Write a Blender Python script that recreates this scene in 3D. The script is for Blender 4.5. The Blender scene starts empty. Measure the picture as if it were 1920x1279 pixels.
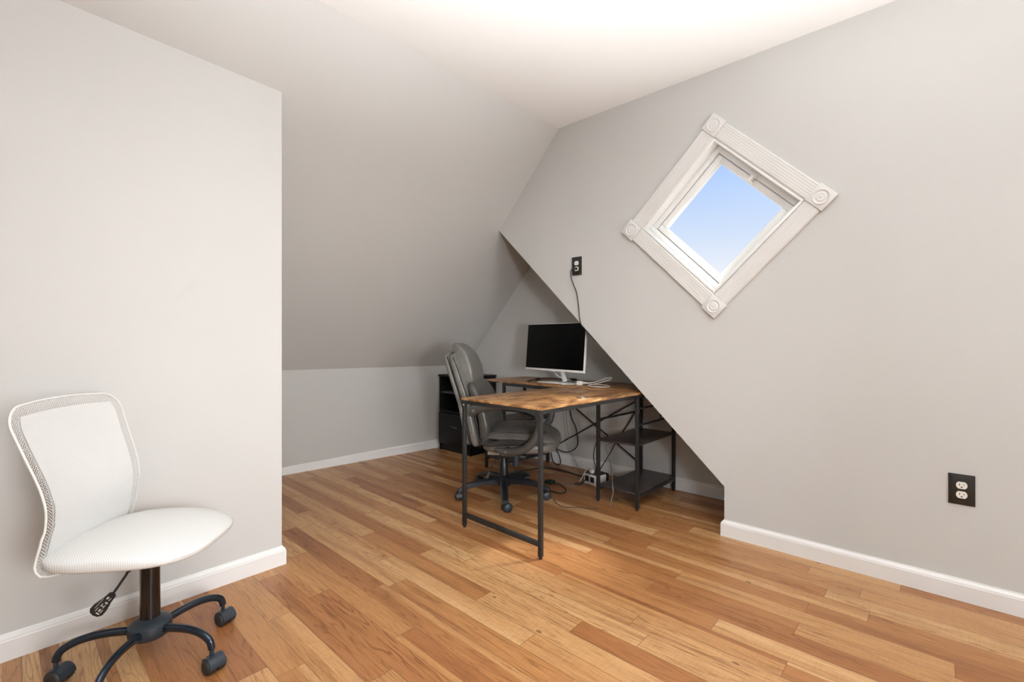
import bpy, bmesh, math, random
from mathutils import Vector, Matrix
from mathutils.geometry import tessellate_polygon
random.seed(7)
PI = math.pi
scene = bpy.context.scene
COL = scene.collection

# ------------------------------------------------------------------ room measures (metres)
CAM_H = 1.08
YAW = 0.7436
X_LEFT, Y_LEFT_END, K_LEFT = -2.337, 0.904, -0.0157     # left partition and its outer corner
Z_CEIL = 2.590
X_EDGE, K_EDGE = -2.016, 0.0131                         # line where the sloped ceiling meets the flat one
X_KNEE, K_KNEE, Z_KNEE = -3.663, -0.0036, 0.8135        # knee wall top
X_KNEE_B, K_KNEE_B = -3.685, 0.0992                     # knee wall foot
Y_RIGHT, Y_BACK = 2.687, 3.282
X_DIAG_LOW, Z_DIAG_LOW, X_DIAG_TOP = -0.881, 0.269, -2.611
X_FAR, Y_REAR = 2.4, -2.3
def x_left(y): return X_LEFT + K_LEFT * (y - Y_LEFT_END)
def x_edge(y): return X_EDGE + K_EDGE * (y - Y_RIGHT)
def x_knee(y): return X_KNEE + K_KNEE * (y - Y_BACK)
def x_foot(y): return X_KNEE_B + K_KNEE_B * (y - Y_BACK)
_c0 = Vector((x_edge(0), 0, Z_CEIL)); _c1 = Vector((x_edge(1), 1, Z_CEIL)); _k0 = Vector((X_KNEE, Y_BACK, Z_KNEE))
_n = (_c1 - _c0).cross(_k0 - _c0)
def z_slope(x, y): return _c0.z - (_n.x * (x - _c0.x) + _n.y * (y - _c0.y)) / _n.z
Z_DIAG_TOP = z_slope(X_DIAG_TOP, Y_RIGHT)

# ------------------------------------------------------------------ materials
def new_mat(name):
    m = bpy.data.materials.new(name); m.use_nodes = True
    nt = m.node_tree
    return m, nt, nt.nodes['Principled BSDF']
def N(nt, kind, **kw):
    n = nt.nodes.new(kind)
    for k, v in kw.items():
        if k.startswith('i_'):
            key = k[2:]
            n.inputs[int(key) if key.isdigit() else key].default_value = v
        else: setattr(n, k, v)
    return n
def mth(nt, op, a, b=None, c=None):
    n = nt.nodes.new('ShaderNodeMath'); n.operation = op
    for i, v in enumerate((a, b, c)):
        if v is None: continue
        if isinstance(v, (int, float)): n.inputs[i].default_value = v
        else: nt.links.new(v, n.inputs[i])
    return n.outputs[0]
def ramp(nt, fac, stops, interp='LINEAR'):
    n = nt.nodes.new('ShaderNodeValToRGB'); n.color_ramp.interpolation = interp
    e = n.color_ramp.elements
    while len(e) < len(stops): e.new(0.5)
    for i, (p, c) in enumerate(stops):
        e[i].position = p; e[i].color = (*c, 1)
    nt.links.new(fac, n.inputs[0])
    return n.outputs[0]
def mix(nt, fac, a, b, mode='MIX'):
    n = nt.nodes.new('ShaderNodeMix'); n.data_type = 'RGBA'; n.blend_type = mode
    for sock, v in ((n.inputs[0], fac), (n.inputs[6], a), (n.inputs[7], b)):
        if isinstance(v, (int, float)): sock.default_value = v
        elif isinstance(v, tuple): sock.default_value = (*v, 1)
        else: nt.links.new(v, sock)
    return n.outputs[2]
def bump(nt, bsdf, h, strength=0.2, dist=0.002):
    b = N(nt, 'ShaderNodeBump'); b.inputs['Strength'].default_value = strength; b.inputs['Distance'].default_value = dist
    nt.links.new(h, b.inputs['Height']); nt.links.new(b.outputs[0], bsdf.inputs['Normal'])

def simple(name, col, rough=0.5, metal=0.0, noise=0.0, scale=40, spec=0.5, bumps=0.0, coat=0.0):
    m, nt, b = new_mat(name)
    b.inputs['Base Color'].default_value = (*col, 1); b.inputs['Roughness'].default_value = rough
    b.inputs['Metallic'].default_value = metal; b.inputs['Specular IOR Level'].default_value = spec
    b.inputs['Coat Weight'].default_value = coat
    tc = N(nt, 'ShaderNodeTexCoord'); t = N(nt, 'ShaderNodeTexNoise', i_Scale=scale, i_Detail=3.0)
    nt.links.new(tc.outputs['Object'], t.inputs['Vector'])
    if noise:
        lo = tuple(c * (1 - noise) for c in col); hi = tuple(min(1, c * (1 + noise)) for c in col)
        nt.links.new(ramp(nt, t.outputs[0], [(0.3, lo), (0.7, hi)]), b.inputs['Base Color'])
    if bumps: bump(nt, b, t.outputs[0], bumps, 0.002)
    return m

M_WALL = simple('wall_paint', (0.568, 0.564, 0.547), 0.62, noise=0.012, scale=2.0, bumps=0.03, spec=0.3)
M_CEIL = simple('ceiling_paint', (0.87, 0.865, 0.85), 0.8, noise=0.01, scale=2.0, spec=0.2)
M_TRIM = simple('white_trim_paint', (0.78, 0.775, 0.765), 0.35, noise=0.01, scale=6.0)
M_CASING = simple('window_casing_paint', (0.70, 0.692, 0.672), 0.45, noise=0.02, scale=9.0)
M_SASH = simple('window_sash_paint', (0.82, 0.82, 0.80), 0.35, noise=0.01, scale=9.0)
M_BLACK_STEEL = simple('black_powder_steel', (0.029, 0.029, 0.029), 0.46, 0.3, noise=0.2, scale=60)
M_BLACK_PLASTIC = simple('black_plastic', (0.014, 0.014, 0.015), 0.45, noise=0.15, scale=50)
M_BLACK_CABLE = simple('black_cable_rubber', (0.012, 0.011, 0.010), 0.5, noise=0.1)
M_GREY_CABLE = simple('grey_cable_rubber', (0.22, 0.21, 0.19), 0.5, noise=0.1)
M_WHITE_CABLE = simple('white_cable_rubber', (0.78, 0.76, 0.72), 0.45, noise=0.03)
M_WHITE_PLASTIC = simple('white_plastic', (0.80, 0.79, 0.77), 0.35, noise=0.02)
M_LILAC_PLASTIC = simple('pale_lilac_plastic', (0.66, 0.62, 0.68), 0.4, noise=0.02)
M_DARK_BLUE = simple('blue_black_enamel', (0.022, 0.034, 0.050), 0.24, 0.6, noise=0.1, coat=0.3)
M_CASTER = simple('caster_blue_black', (0.022, 0.031, 0.042), 0.42, 0.0, noise=0.1)
M_BASE = simple('black_nylon_base', (0.011, 0.013, 0.017), 0.32, noise=0.1)
M_WHEEL = simple('caster_wheel_brown_black', (0.022, 0.019, 0.018), 0.5, noise=0.1)
M_COLUMN = simple('gas_column_black', (0.016, 0.015, 0.015), 0.18, 0.6, noise=0.1, coat=0.5)
M_LEATHER = simple('grey_leather', (0.155, 0.148, 0.135), 0.34, noise=0.12, scale=22, bumps=0.25)
M_LEATHER_SHADED = simple('shaded_grey_leather', (0.075, 0.073, 0.067), 0.34, noise=0.15, scale=22, bumps=0.25)  # shade of lumbar and seat top put into the leather colour
M_PIPING = simple('leather_seam', (0.008, 0.008, 0.008), 0.8, spec=.1)
M_STITCH = simple('leather_stitching', (0.22, 0.21, 0.195), 0.5, noise=0.1)
M_ARM = simple('grey_arm_plastic', (0.070, 0.068, 0.063), 0.32, noise=0.08, scale=30)
M_CREAM_METAL = simple('pale_zinc_plate', (0.42, 0.41, 0.34), 0.4, 0.3, noise=0.15, scale=30)
M_CHROME = simple('dull_chrome', (0.45, 0.45, 0.45), 0.3, 1.0)
M_CABINET = simple('black_cabinet_laminate', (0.0045, 0.005, 0.006), 0.42, noise=0.15, scale=8, spec=.3)
M_CABINET_IN = simple('black_cabinet_lining', (0.004, 0.004, 0.005), 0.5)
M_SHELF_EDGE = simple('grey_shelf_edge', (0.06, 0.062, 0.065), 0.4)
M_SCREEN = simple('black_screen', (0.0006, 0.0006, 0.0008), 0.35, spec=0.12)
M_PLATE = simple('black_wall_plate', (0.020, 0.019, 0.016), 0.4, noise=0.1)
M_SOCKET = simple('ivory_socket', (0.80, 0.79, 0.74), 0.3)
M_SLOT = simple('socket_slot', (0.02, 0.02, 0.015), 0.6)
M_GREEN = simple('dark_green_plastic', (0.006, 0.016, 0.012), 0.5)
M_FOAM = simple('white_foam_fabric', (0.74, 0.735, 0.72), 0.9, noise=0.02, scale=14, spec=0.1)
M_FRAME_W = simple('white_chair_frame', (0.74, 0.735, 0.71), 0.5)
M_MARK = simple('white_print', (0.62, 0.60, 0.55), 0.6)

def mat_floor():
    m, nt, b = new_mat('oak_strip_floor')
    g = N(nt, 'ShaderNodeNewGeometry'); sp = N(nt, 'ShaderNodeSeparateXYZ'); nt.links.new(g.outputs['Position'], sp.inputs[0])
    x, y = sp.outputs[0], sp.outputs[1]
    W = 0.0915
    row_f = mth(nt, 'DIVIDE', mth(nt, 'SUBTRACT', y, 0.679 - 40 * W), W)
    row = mth(nt, 'FLOOR', row_f); fy = mth(nt, 'FRACT', row_f)
    wn = N(nt, 'ShaderNodeTexWhiteNoise', noise_dimensions='1D'); nt.links.new(row, wn.inputs['W'])
    LEN = 0.92
    xf = mth(nt, 'ADD', mth(nt, 'DIVIDE', x, LEN), mth(nt, 'ADD', mth(nt, 'MULTIPLY', wn.outputs[0], 7.3), 30))
    idx = mth(nt, 'FLOOR', xf); fx = mth(nt, 'FRACT', xf)
    cv = N(nt, 'ShaderNodeCombineXYZ'); nt.links.new(row, cv.inputs[0]); nt.links.new(idx, cv.inputs[1])
    pr = N(nt, 'ShaderNodeTexWhiteNoise', noise_dimensions='2D'); nt.links.new(cv.outputs[0], pr.inputs['Vector'])
    prs = N(nt, 'ShaderNodeSeparateColor'); nt.links.new(pr.outputs['Color'], prs.inputs[0])
    r1, r2, r3 = prs.outputs[0], prs.outputs[1], prs.outputs[2]
    # printed boards carry two strips of different tone
    strip = mth(nt, 'GREATER_THAN', fy, mth(nt, 'ADD', mth(nt, 'MULTIPLY', r3, 1.3), 0.28))
    cs = N(nt, 'ShaderNodeCombineXYZ'); nt.links.new(mth(nt, 'ADD', row, mth(nt, 'MULTIPLY', strip, 0.37)), cs.inputs[0]); nt.links.new(idx, cs.inputs[1])
    ps = N(nt, 'ShaderNodeTexWhiteNoise', noise_dimensions='2D'); nt.links.new(cs.outputs[0], ps.inputs['Vector'])
    tone = ps.outputs['Value']
    # grain space: each board gets its own stretch of timber
    gx = mth(nt, 'ADD', x, mth(nt, 'MULTIPLY', r1, 37.0)); gy = mth(nt, 'ADD', y, mth(nt, 'MULTIPLY', r2, 23.0))
    gv = N(nt, 'ShaderNodeCombineXYZ')
    nt.links.new(mth(nt, 'MULTIPLY', gx, 1.5), gv.inputs[0]); nt.links.new(mth(nt, 'MULTIPLY', gy, 22.0), gv.inputs[1])
    nt.links.new(mth(nt, 'MULTIPLY', strip, 5.0), gv.inputs[2])
    n1 = N(nt, 'ShaderNodeTexNoise', i_Scale=1.0, i_Detail=5.0, i_Roughness=0.6); nt.links.new(gv.outputs[0], n1.inputs['Vector'])
    # cathedral rings
    wv_v = N(nt, 'ShaderNodeCombineXYZ')
    nt.links.new(mth(nt, 'MULTIPLY', gx, 0.55), wv_v.inputs[0]); nt.links.new(mth(nt, 'MULTIPLY', gy, 6.5), wv_v.inputs[1]); nt.links.new(mth(nt, 'MULTIPLY', strip, 3.0), wv_v.inputs[2])
    n2 = N(nt, 'ShaderNodeTexNoise', i_Scale=1.6, i_Detail=3.0, i_Roughness=0.5, i_Distortion=0.35); nt.links.new(wv_v.outputs[0], n2.inputs['Vector'])
    rings = mth(nt, 'FRACT', mth(nt, 'MULTIPLY', n2.outputs[0], 17.0))
    ring_l = mth(nt, 'SMOOTH_MIN', mth(nt, 'ABSOLUTE', mth(nt, 'SUBTRACT', rings, 0.5)), 0.16, 0.05)
    ring_d = mth(nt, 'SUBTRACT', 1.0, mth(nt, 'DIVIDE', ring_l, 0.16))
    # fine pores
    fv = N(nt, 'ShaderNodeCombineXYZ'); nt.links.new(mth(nt, 'MULTIPLY', gx, 9.0), fv.inputs[0]); nt.links.new(mth(nt, 'MULTIPLY', gy, 260.0), fv.inputs[1])
    n3 = N(nt, 'ShaderNodeTexNoise', i_Scale=1.0, i_Detail=3.0, i_Roughness=0.7); nt.links.new(fv.outputs[0], n3.inputs['Vector'])
    base = ramp(nt, tone, [(0.0, (0.310, 0.122, 0.044)), (0.25, (0.375, 0.162, 0.058)), (0.55, (0.440, 0.212, 0.080)), (0.82, (0.515, 0.282, 0.122)), (1.0, (0.58, 0.345, 0.160))])
    c = mix(nt, mth(nt, 'MULTIPLY', ring_d, mth(nt, 'ADD', 0.08, mth(nt, 'MULTIPLY', r2, 0.62))), base, mix(nt, 1.0, base, (0.42, 0.30, 0.20), 'MULTIPLY'))
    c = mix(nt, 0.75, c, mix(nt, 1.0, c, ramp(nt, n1.outputs[0], [(0.30, (0.58, 0.50, 0.44)), (0.48, (1, 1, 1)), (0.72, (1.12, 1.14, 1.16))]), 'MULTIPLY'))
    c = mix(nt, 0.65, c, mix(nt, 1.0, c, ramp(nt, n3.outputs[0], [(0.33, (0.58, 0.50, 0.42)), (0.50, (1, 1, 1)), (.7, (1.08, 1.1, 1.12))]), 'MULTIPLY'))
    # faint saw marks across the boards
    xv = N(nt, 'ShaderNodeCombineXYZ'); nt.links.new(mth(nt, 'MULTIPLY', gx, 170.0), xv.inputs[0]); nt.links.new(mth(nt, 'MULTIPLY', gy, 14.0), xv.inputs[1])
    n4 = N(nt, 'ShaderNodeTexNoise', i_Scale=1.0, i_Detail=2.0); nt.links.new(xv.outputs[0], n4.inputs['Vector'])
    c = mix(nt, mth(nt, 'MULTIPLY', r1, 0.26), c, mix(nt, 1.0, c, ramp(nt, n4.outputs[0], [(0.35, (0.72, 0.68, 0.62)), (0.5, (1, 1, 1)), (.65, (1.12, 1.12, 1.12))]), 'MULTIPLY'))
    # knots
    kv = N(nt, 'ShaderNodeCombineXYZ'); nt.links.new(mth(nt, 'MULTIPLY', x, 3.1), kv.inputs[0]); nt.links.new(mth(nt, 'MULTIPLY', y, 5.6), kv.inputs[1])
    vor = N(nt, 'ShaderNodeTexVoronoi', i_Scale=1.0); nt.links.new(kv.outputs[0], vor.inputs['Vector'])
    knot = mth(nt, 'LESS_THAN', mth(nt, 'ADD', vor.outputs['Distance'], mth(nt, 'MULTIPLY', n1.outputs[0], 0.06)), 0.070)
    c = mix(nt, mth(nt, 'MULTIPLY', knot, 0.6), c, (0.09, 0.035, 0.015))
    # joints
    seam_y = mth(nt, 'LESS_THAN', mth(nt, 'MINIMUM', fy, mth(nt, 'SUBTRACT', 1.0, fy)), 0.011)
    seam_x = mth(nt, 'LESS_THAN', mth(nt, 'MINIMUM', fx, mth(nt, 'SUBTRACT', 1.0, fx)), 0.0011)
    seam = mth(nt, 'MAXIMUM', seam_y, seam_x)
    c = mix(nt, mth(nt, 'MULTIPLY', seam, mth(nt, 'ADD', 0.25, mth(nt, 'MULTIPLY', r1, 0.6))), c, (0.07, 0.028, 0.012))
    nt.links.new(c, b.inputs['Base Color'])
    nt.links.new(mth(nt, 'ADD', 0.27, mth(nt, 'MULTIPLY', n3.outputs[0], 0.16)), b.inputs['Roughness'])
    b.inputs['Specular IOR Level'].default_value = 0.42
    h = mth(nt, 'SUBTRACT', mth(nt, 'MULTIPLY', n3.outputs[0], 0.25), mth(nt, 'ADD', mth(nt, 'MULTIPLY', seam, 0.8), mth(nt, 'MULTIPLY', ring_d, 0.12)))
    bump(nt, b, h, 0.25, 0.0015)
    return m
M_FLOOR = mat_floor()

def mat_rustic(name, along, dark=1.0):
    m, nt, b = new_mat(name)
    tc = N(nt, 'ShaderNodeTexCoord'); mp = N(nt, 'ShaderNodeMapping')
    mp.inputs['Scale'].default_value = (19, 6, 19) if along == 'Y' else (6, 19, 19)
    nt.links.new(tc.outputs['Object'], mp.inputs[0])
    n1 = N(nt, 'ShaderNodeTexNoise', i_Scale=1.0, i_Detail=6.0, i_Roughness=0.68, i_Distortion=0.9); nt.links.new(mp.outputs[0], n1.inputs['Vector'])
    mp2 = N(nt, 'ShaderNodeMapping'); mp2.inputs['Scale'].default_value = (110, 9, 110) if along == 'Y' else (9, 110, 110)
    nt.links.new(tc.outputs['Object'], mp2.inputs[0])
    n2 = N(nt, 'ShaderNodeTexNoise', i_Scale=1.0, i_Detail=4.0); nt.links.new(mp2.outputs[0], n2.inputs['Vector'])
    k = dark
    c = ramp(nt, n1.outputs[0], [(0.35, (0.085 * k, 0.035 * k, 0.015 * k)), (0.44, (0.23 * k, 0.100 * k, 0.037 * k)), (0.52, (0.40 * k, 0.200 * k, 0.075 * k)), (0.64, (0.58 * k, 0.345 * k, 0.145 * k))])
    c = mix(nt, 0.5, c, mix(nt, 1.0, c, ramp(nt, n2.outputs[0], [(0.35, (0.55, 0.5, 0.45)), (0.55, (1.05, 1.05, 1.05))]), 'MULTIPLY'))
    nt.links.new(c, b.inputs['Base Color']); b.inputs['Roughness'].default_value = 0.38
    bump(nt, b, n2.outputs[0], 0.1, 0.001)
    return m
M_DESK_ARM = mat_rustic('rustic_brown_board_lengthwise', 'Y')
M_DESK_WING = mat_rustic('rustic_brown_board_crosswise', 'X')
M_DESK_SHELF = simple('shaded_brown_board', (0.046, 0.036, 0.034), 0.36, noise=0.35, scale=18)  # desk's brown board with the shade under the desktop mixed into its colour

def dots(nt, pitch, thr, soft=0.06):
    uv = N(nt, 'ShaderNodeTexCoord'); mp = N(nt, 'ShaderNodeMapping')
    mp.inputs['Scale'].default_value = (1 / pitch, 1 / pitch, 1); mp.inputs['Rotation'].default_value = (0, 0, PI / 4)
    nt.links.new(uv.outputs['UV'], mp.inputs[0])
    v = N(nt, 'ShaderNodeTexVoronoi', voronoi_dimensions='2D', i_Scale=1.0); v.inputs['Randomness'].default_value = 0.0
    nt.links.new(mp.outputs[0], v.inputs['Vector'])
    mr = N(nt, 'ShaderNodeMapRange'); mr.inputs['From Min'].default_value = thr - soft; mr.inputs['From Max'].default_value = thr + soft
    mr.inputs['To Min'].default_value = 1.0; mr.inputs['To Max'].default_value = 0.0
    nt.links.new(v.outputs['Distance'], mr.inputs['Value'])
    return mr.outputs[0]
def mat_mesh():
    m, nt, b = new_mat('white_open_mesh')
    b.inputs['Base Color'].default_value = (0.76, 0.755, 0.74, 1); b.inputs['Roughness'].default_value = 0.7
    b.inputs['Specular IOR Level'].default_value = 0.2
    h = dots(nt, 0.0064, 0.47, .05)
    tr = N(nt, 'ShaderNodeBsdfTransparent'); mx = N(nt, 'ShaderNodeMixShader')
    out = nt.nodes['Material Output']
    nt.links.new(h, mx.inputs[0]); nt.links.new(b.outputs[0], mx.inputs[1]); nt.links.new(tr.outputs[0], mx.inputs[2])
    nt.links.new(mx.outputs[0], out.inputs[0])
    return m
M_MESH = mat_mesh()
def mat_seat_mesh():
    m, nt, b = new_mat('white_seat_mesh')
    h = dots(nt, 0.0046, 0.25, 0.12)
    nt.links.new(mix(nt, h, (0.73, 0.725, 0.71), (0.48, 0.47, 0.45)), b.inputs['Base Color'])
    b.inputs['Roughness'].default_value = 0.75; b.inputs['Specular IOR Level'].default_value = 0.2
    bump(nt, b, h, -0.3, 0.001)
    return m
M_SEAT_MESH = mat_seat_mesh()
def mat_vent():
    m, nt, b = new_mat('black_diamond_vent')
    h = dots(nt, 0.012, 0.40, 0.05)
    nt.links.new(mix(nt, h, (0.05, 0.048, 0.044), (0.006, 0.006, 0.006)), b.inputs['Base Color'])
    b.inputs['Roughness'].default_value = 0.6
    return m
M_VENT = mat_vent()
def mat_glass():
    m, nt, b = new_mat('clear_window_glass')
    tr = N(nt, 'ShaderNodeBsdfTransparent'); gl = N(nt, 'ShaderNodeBsdfGlossy'); gl.inputs['Roughness'].default_value = 0.02
    fr = N(nt, 'ShaderNodeFresnel'); fr.inputs[0].default_value = 1.45
    mx = N(nt, 'ShaderNodeMixShader'); geo = N(nt, 'ShaderNodeNewGeometry'); nt.links.new(mth(nt, 'MULTIPLY', fr.outputs[0], mth(nt, 'SUBTRACT', 1.0, geo.outputs['Backfacing'])), mx.inputs[0]); nt.links.new(tr.outputs[0], mx.inputs[1]); nt.links.new(gl.outputs[0], mx.inputs[2])
    nt.links.new(mx.outputs[0], nt.nodes['Material Output'].inputs[0])
    return m
M_GLASS = mat_glass()

# ------------------------------------------------------------------ mesh builder
def catmull(pts, n=6, closed=False):
    P = [Vector(p) for p in pts]; out = []; L = len(P)
    if L < 3: return P
    for i in range(L if closed else L - 1):
        if closed: p0, p1, p2, p3 = P[i - 1], P[i], P[(i + 1) % L], P[(i + 2) % L]
        else: p0, p1, p2, p3 = P[max(i - 1, 0)], P[i], P[i + 1], P[min(i + 2, L - 1)]
        for k in range(n):
            t = k / n
            out.append(0.5 * ((2 * p1) + (p2 - p0) * t + (2 * p0 - 5 * p1 + 4 * p2 - p3) * t * t + (3 * p1 - p0 - 3 * p2 + p3) * t ** 3))
    if not closed: out.append(P[-1])
    return out
class MB:
    def __init__(self): self.bm = bmesh.new(); self.uv = None
    def hexa(self, c, bevel=0.0, seg=2):
        v = [self.bm.verts.new(p) for p in c]
        fs = [self.bm.faces.new([v[i] for i in f]) for f in ((0, 3, 2, 1), (4, 5, 6, 7), (0, 1, 5, 4), (1, 2, 6, 5), (2, 3, 7, 6), (3, 0, 4, 7))]
        if bevel > 0:
            es = list({e for f in fs for e in f.edges})
            bmesh.ops.bevel(self.bm, geom=es, offset=bevel, segments=seg, affect='EDGES', profile=0.5)
        return self
    def box(self, x0, x1, y0, y1, z0, z1, bevel=0.0, seg=2, M=None):
        c = [Vector(p) for p in ((x0, y0, z0), (x1, y0, z0), (x1, y1, z0), (x0, y1, z0), (x0, y0, z1), (x1, y0, z1), (x1, y1, z1), (x0, y1, z1))]
        if M is not None: c = [M @ p for p in c]
        return self.hexa(c, bevel, seg)
    def bar(self, p0, p1, w, h, bevel=0.0, up=(0, 0, 1)):
        p0, p1 = Vector(p0), Vector(p1); d = (p1 - p0).normalized(); up = Vector(up)
        s = d.cross(up)
        if s.length < 1e-5: s = d.cross(Vector((0, 1, 0)))
        s.normalize(); u = s.cross(d)
        a, b_ = s * w / 2, u * h / 2
        c = [p0 - a - b_, p0 + a - b_, p1 + a - b_, p1 - a - b_, p0 - a + b_, p0 + a + b_, p1 + a + b_, p1 - a + b_]
        return self.hexa(c, bevel)
    def ringloft(self, rings, cap=True, closed=False):
        R = [[self.bm.verts.new(p) for p in r] for r in rings]; n = len(R[0])
        for i in range(len(R) if closed else len(R) - 1):
            a, b_ = R[i], R[(i + 1) % len(R)]
            for j in range(n):
                self.bm.faces.new((a[j], a[(j + 1) % n], b_[(j + 1) % n], b_[j]))
        if cap and not closed:
            self.bm.faces.new(list(reversed(R[0]))); self.bm.faces.new(R[-1])
        return self
    def tube(self, pts, r, seg=10, smooth=6, closed=False, flat=None, side=None):
        P = catmull(pts, smooth, closed) if smooth else [Vector(p) for p in pts]
        n = len(P); rings = []; prev = None
        for i, p in enumerate(P):
            if closed: d = P[(i + 1) % n] - P[i - 1]
            else: d = P[min(i + 1, n - 1)] - P[max(i - 1, 0)]
            d.normalize()
            if side is not None: s = Vector(side); s = (s - d * s.dot(d)).normalized()
            else:
                s = prev if prev is not None else (Vector((0, 0, 1)) if abs(d.z) < 0.9 else Vector((1, 0, 0)))
                s = (s - d * s.dot(d)).normalized()
            prev = s; u = d.cross(s); t = i / max(1, n - 1)
            rr = r(t) if callable(r) else r
            ra, rb = rr if isinstance(rr, tuple) else ((rr, rr * flat) if flat else (rr, rr))
            rings.append([p + s * ra * math.cos(2 * PI * k / seg) + u * rb * math.sin(2 * PI * k / seg) for k in range(seg)])
        return self.ringloft(rings, True, closed)
    def cyl(self, p0, p1, r0, r1=None, seg=20):
        r1 = r0 if r1 is None else r1
        p0, p1 = Vector(p0), Vector(p1); d = (p1 - p0).normalized()
        s = d.cross(Vector((0, 0, 1)) if abs(d.z) < 0.9 else Vector((1, 0, 0))).normalized(); u = d.cross(s)
        f = lambda p, r: [p + s * r * math.cos(2 * PI * k / seg) + u * r * math.sin(2 * PI * k / seg) for k in range(seg)]
        return self.ringloft([f(p0, r0), f(p1, r1)])
    def lathe(self, prof, M=None, seg=28):
        M = M or Matrix.Identity(4)
        rings = [[M @ Vector((max(r, 1e-4) * math.cos(2 * PI * k / seg), max(r, 1e-4) * math.sin(2 * PI * k / seg), z)) for k in range(seg)] for r, z in prof]
        return self.ringloft(rings)
    def prism(self, poly, ext):
        ext = Vector(ext); a = [self.bm.verts.new(p) for p in poly]; b_ = [self.bm.verts.new(Vector(p) + ext) for p in poly]; n = len(a)
        self.bm.faces.new(a); self.bm.faces.new(list(reversed(b_)))
        for i in range(n): self.bm.faces.new((a[i], b_[i], b_[(i + 1) % n], a[(i + 1) % n]))
        return self
    def superell(self, fn, e1=0.6, e2=0.6, nu=32, nv=18):
        sp = lambda v, e: math.copysign(abs(v) ** e, v)
        rings = []
        for i in range(nv + 1):
            t = -PI / 2 + PI * (0.012 + 0.976 * i / nv)
            rings.append([fn(sp(math.cos(t), e1) * sp(math.cos(2 * PI * k / nu), e2), sp(math.cos(t), e1) * sp(math.sin(2 * PI * k / nu), e2), sp(math.sin(t), e1)) for k in range(nu)])
        return self.ringloft(rings)
    def grid(self, fn, nu, nv, uvfn=None):
        V = [[self.bm.verts.new(fn(i / nu, j / nv)) for j in range(nv + 1)] for i in range(nu + 1)]
        if uvfn and self.uv is None: self.uv = self.bm.loops.layers.uv.new('UVMap')
        for i in range(nu):
            for j in range(nv):
                f = self.bm.faces.new((V[i][j], V[i + 1][j], V[i + 1][j + 1], V[i][j + 1]))
                if uvfn:
                    for lp, (a, b_) in zip(f.loops, ((i, j), (i + 1, j), (i + 1, j + 1), (i, j + 1))): lp[self.uv].uv = uvfn(a / nu, b_ / nv)
        return self
    def skew_uv(self):
        l = self.bm.loops.layers.uv.new('UVMap')
        for f in self.bm.faces:
            for lp in f.loops: c = lp.vert.co; lp[l].uv = (c.x - c.z, c.y + c.z)
        return self
    def planar_uv(self, ax=0, ay=1):
        l = self.bm.loops.layers.uv.new('UVMap')
        for f in self.bm.faces:
            for lp in f.loops: lp[l].uv = (lp.vert.co[ax], lp.vert.co[ay])
        return self
    def build(self, name, mat, parent=None, angle=35, recalc=True):
        if recalc: bmesh.ops.recalc_face_normals(self.bm, faces=self.bm.faces)
        me = bpy.data.meshes.new(name); self.bm.to_mesh(me); self.bm.free()
        me.materials.append(mat)
        for p in me.polygons: p.use_smooth = True
        me.set_sharp_from_angle(angle=math.radians(angle))
        o = bpy.data.objects.new(name, me); COL.objects.link(o)
        if parent: o.parent = parent
        return o
def struct(o): o['kind'] = 'structure'; return o
def tag(o, label, cat, group=None):
    o['label'] = label; o['category'] = cat
    if group: o['group'] = group
    return o
def thing(name, label, cat, loc=(0, 0, 0), rz=0.0, group=None):
    o = bpy.data.objects.new(name, None); COL.objects.link(o); o.empty_display_size = 0.1
    o.location = loc; o.rotation_euler = (0, 0, rz)
    return tag(o, label, cat, group)
V3 = lambda x, y, z: Vector((x, y, z))

# ------------------------------------------------------------------ room shell
struct(MB().box(-4.3, X_FAR + .1, Y_REAR - .1, Y_BACK + .1, -0.12, 0.0).build('floor', M_FLOOR))
ys0, ys1 = Y_REAR, Y_RIGHT + 0.14
mb = MB(); mb.prism([(x_edge(ys0), ys0, Z_CEIL), (X_FAR, ys0, Z_CEIL), (X_FAR, ys1, Z_CEIL), (x_edge(ys1), ys1, Z_CEIL)], (0, 0, 0.1)); struct(mb.build('ceiling', M_CEIL))
def slope_pt(x, y, up=0.0): return (x, y, z_slope(x, y) + up)
mb = MB(); a, b = Y_REAR, Y_BACK + .08
mb.prism([slope_pt(x_edge(a), a), slope_pt(x_knee(a) - .06, a), slope_pt(x_knee(b) - .06, b), slope_pt(x_edge(b), b)], (-.05, 0, 0.12)); struct(mb.build('ceiling_slope', M_WALL))
# left partition: a closed block whose top follows the slope
mb = MB()
yc = Y_LEFT_END
L0, L1 = x_left(Y_REAR), x_left(yc)
mb.hexa([V3(-4.1, Y_REAR, 0), V3(L0, Y_REAR, 0), V3(L1, yc, 0), V3(-4.1, yc, 0), V3(-4.1, Y_REAR, z_slope(-3.62, Y_REAR)), V3(L0, Y_REAR, z_slope(L0, Y_REAR)), V3(L1, yc, z_slope(L1, yc)), V3(-4.1, yc, z_slope(-3.62, yc))])
struct(mb.build('wall_left', M_WALL))
# knee wall under the slope
mb = MB(); ya, yb = yc - .02, Y_BACK + .05
def knee_pt(u, v):
    y = ya + (yb - ya) * u; return V3(x_foot(y), y, 0).lerp(V3(x_knee(y), y, z_slope(x_knee(y), y)), v)
mb.grid(knee_pt, 24, 12); mb.grid(lambda u, v: knee_pt(u, v) - V3(.12, 0, 0), 24, 12)
struct(mb.build('wall_knee', M_WALL, angle=60, recalc=False))
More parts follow.
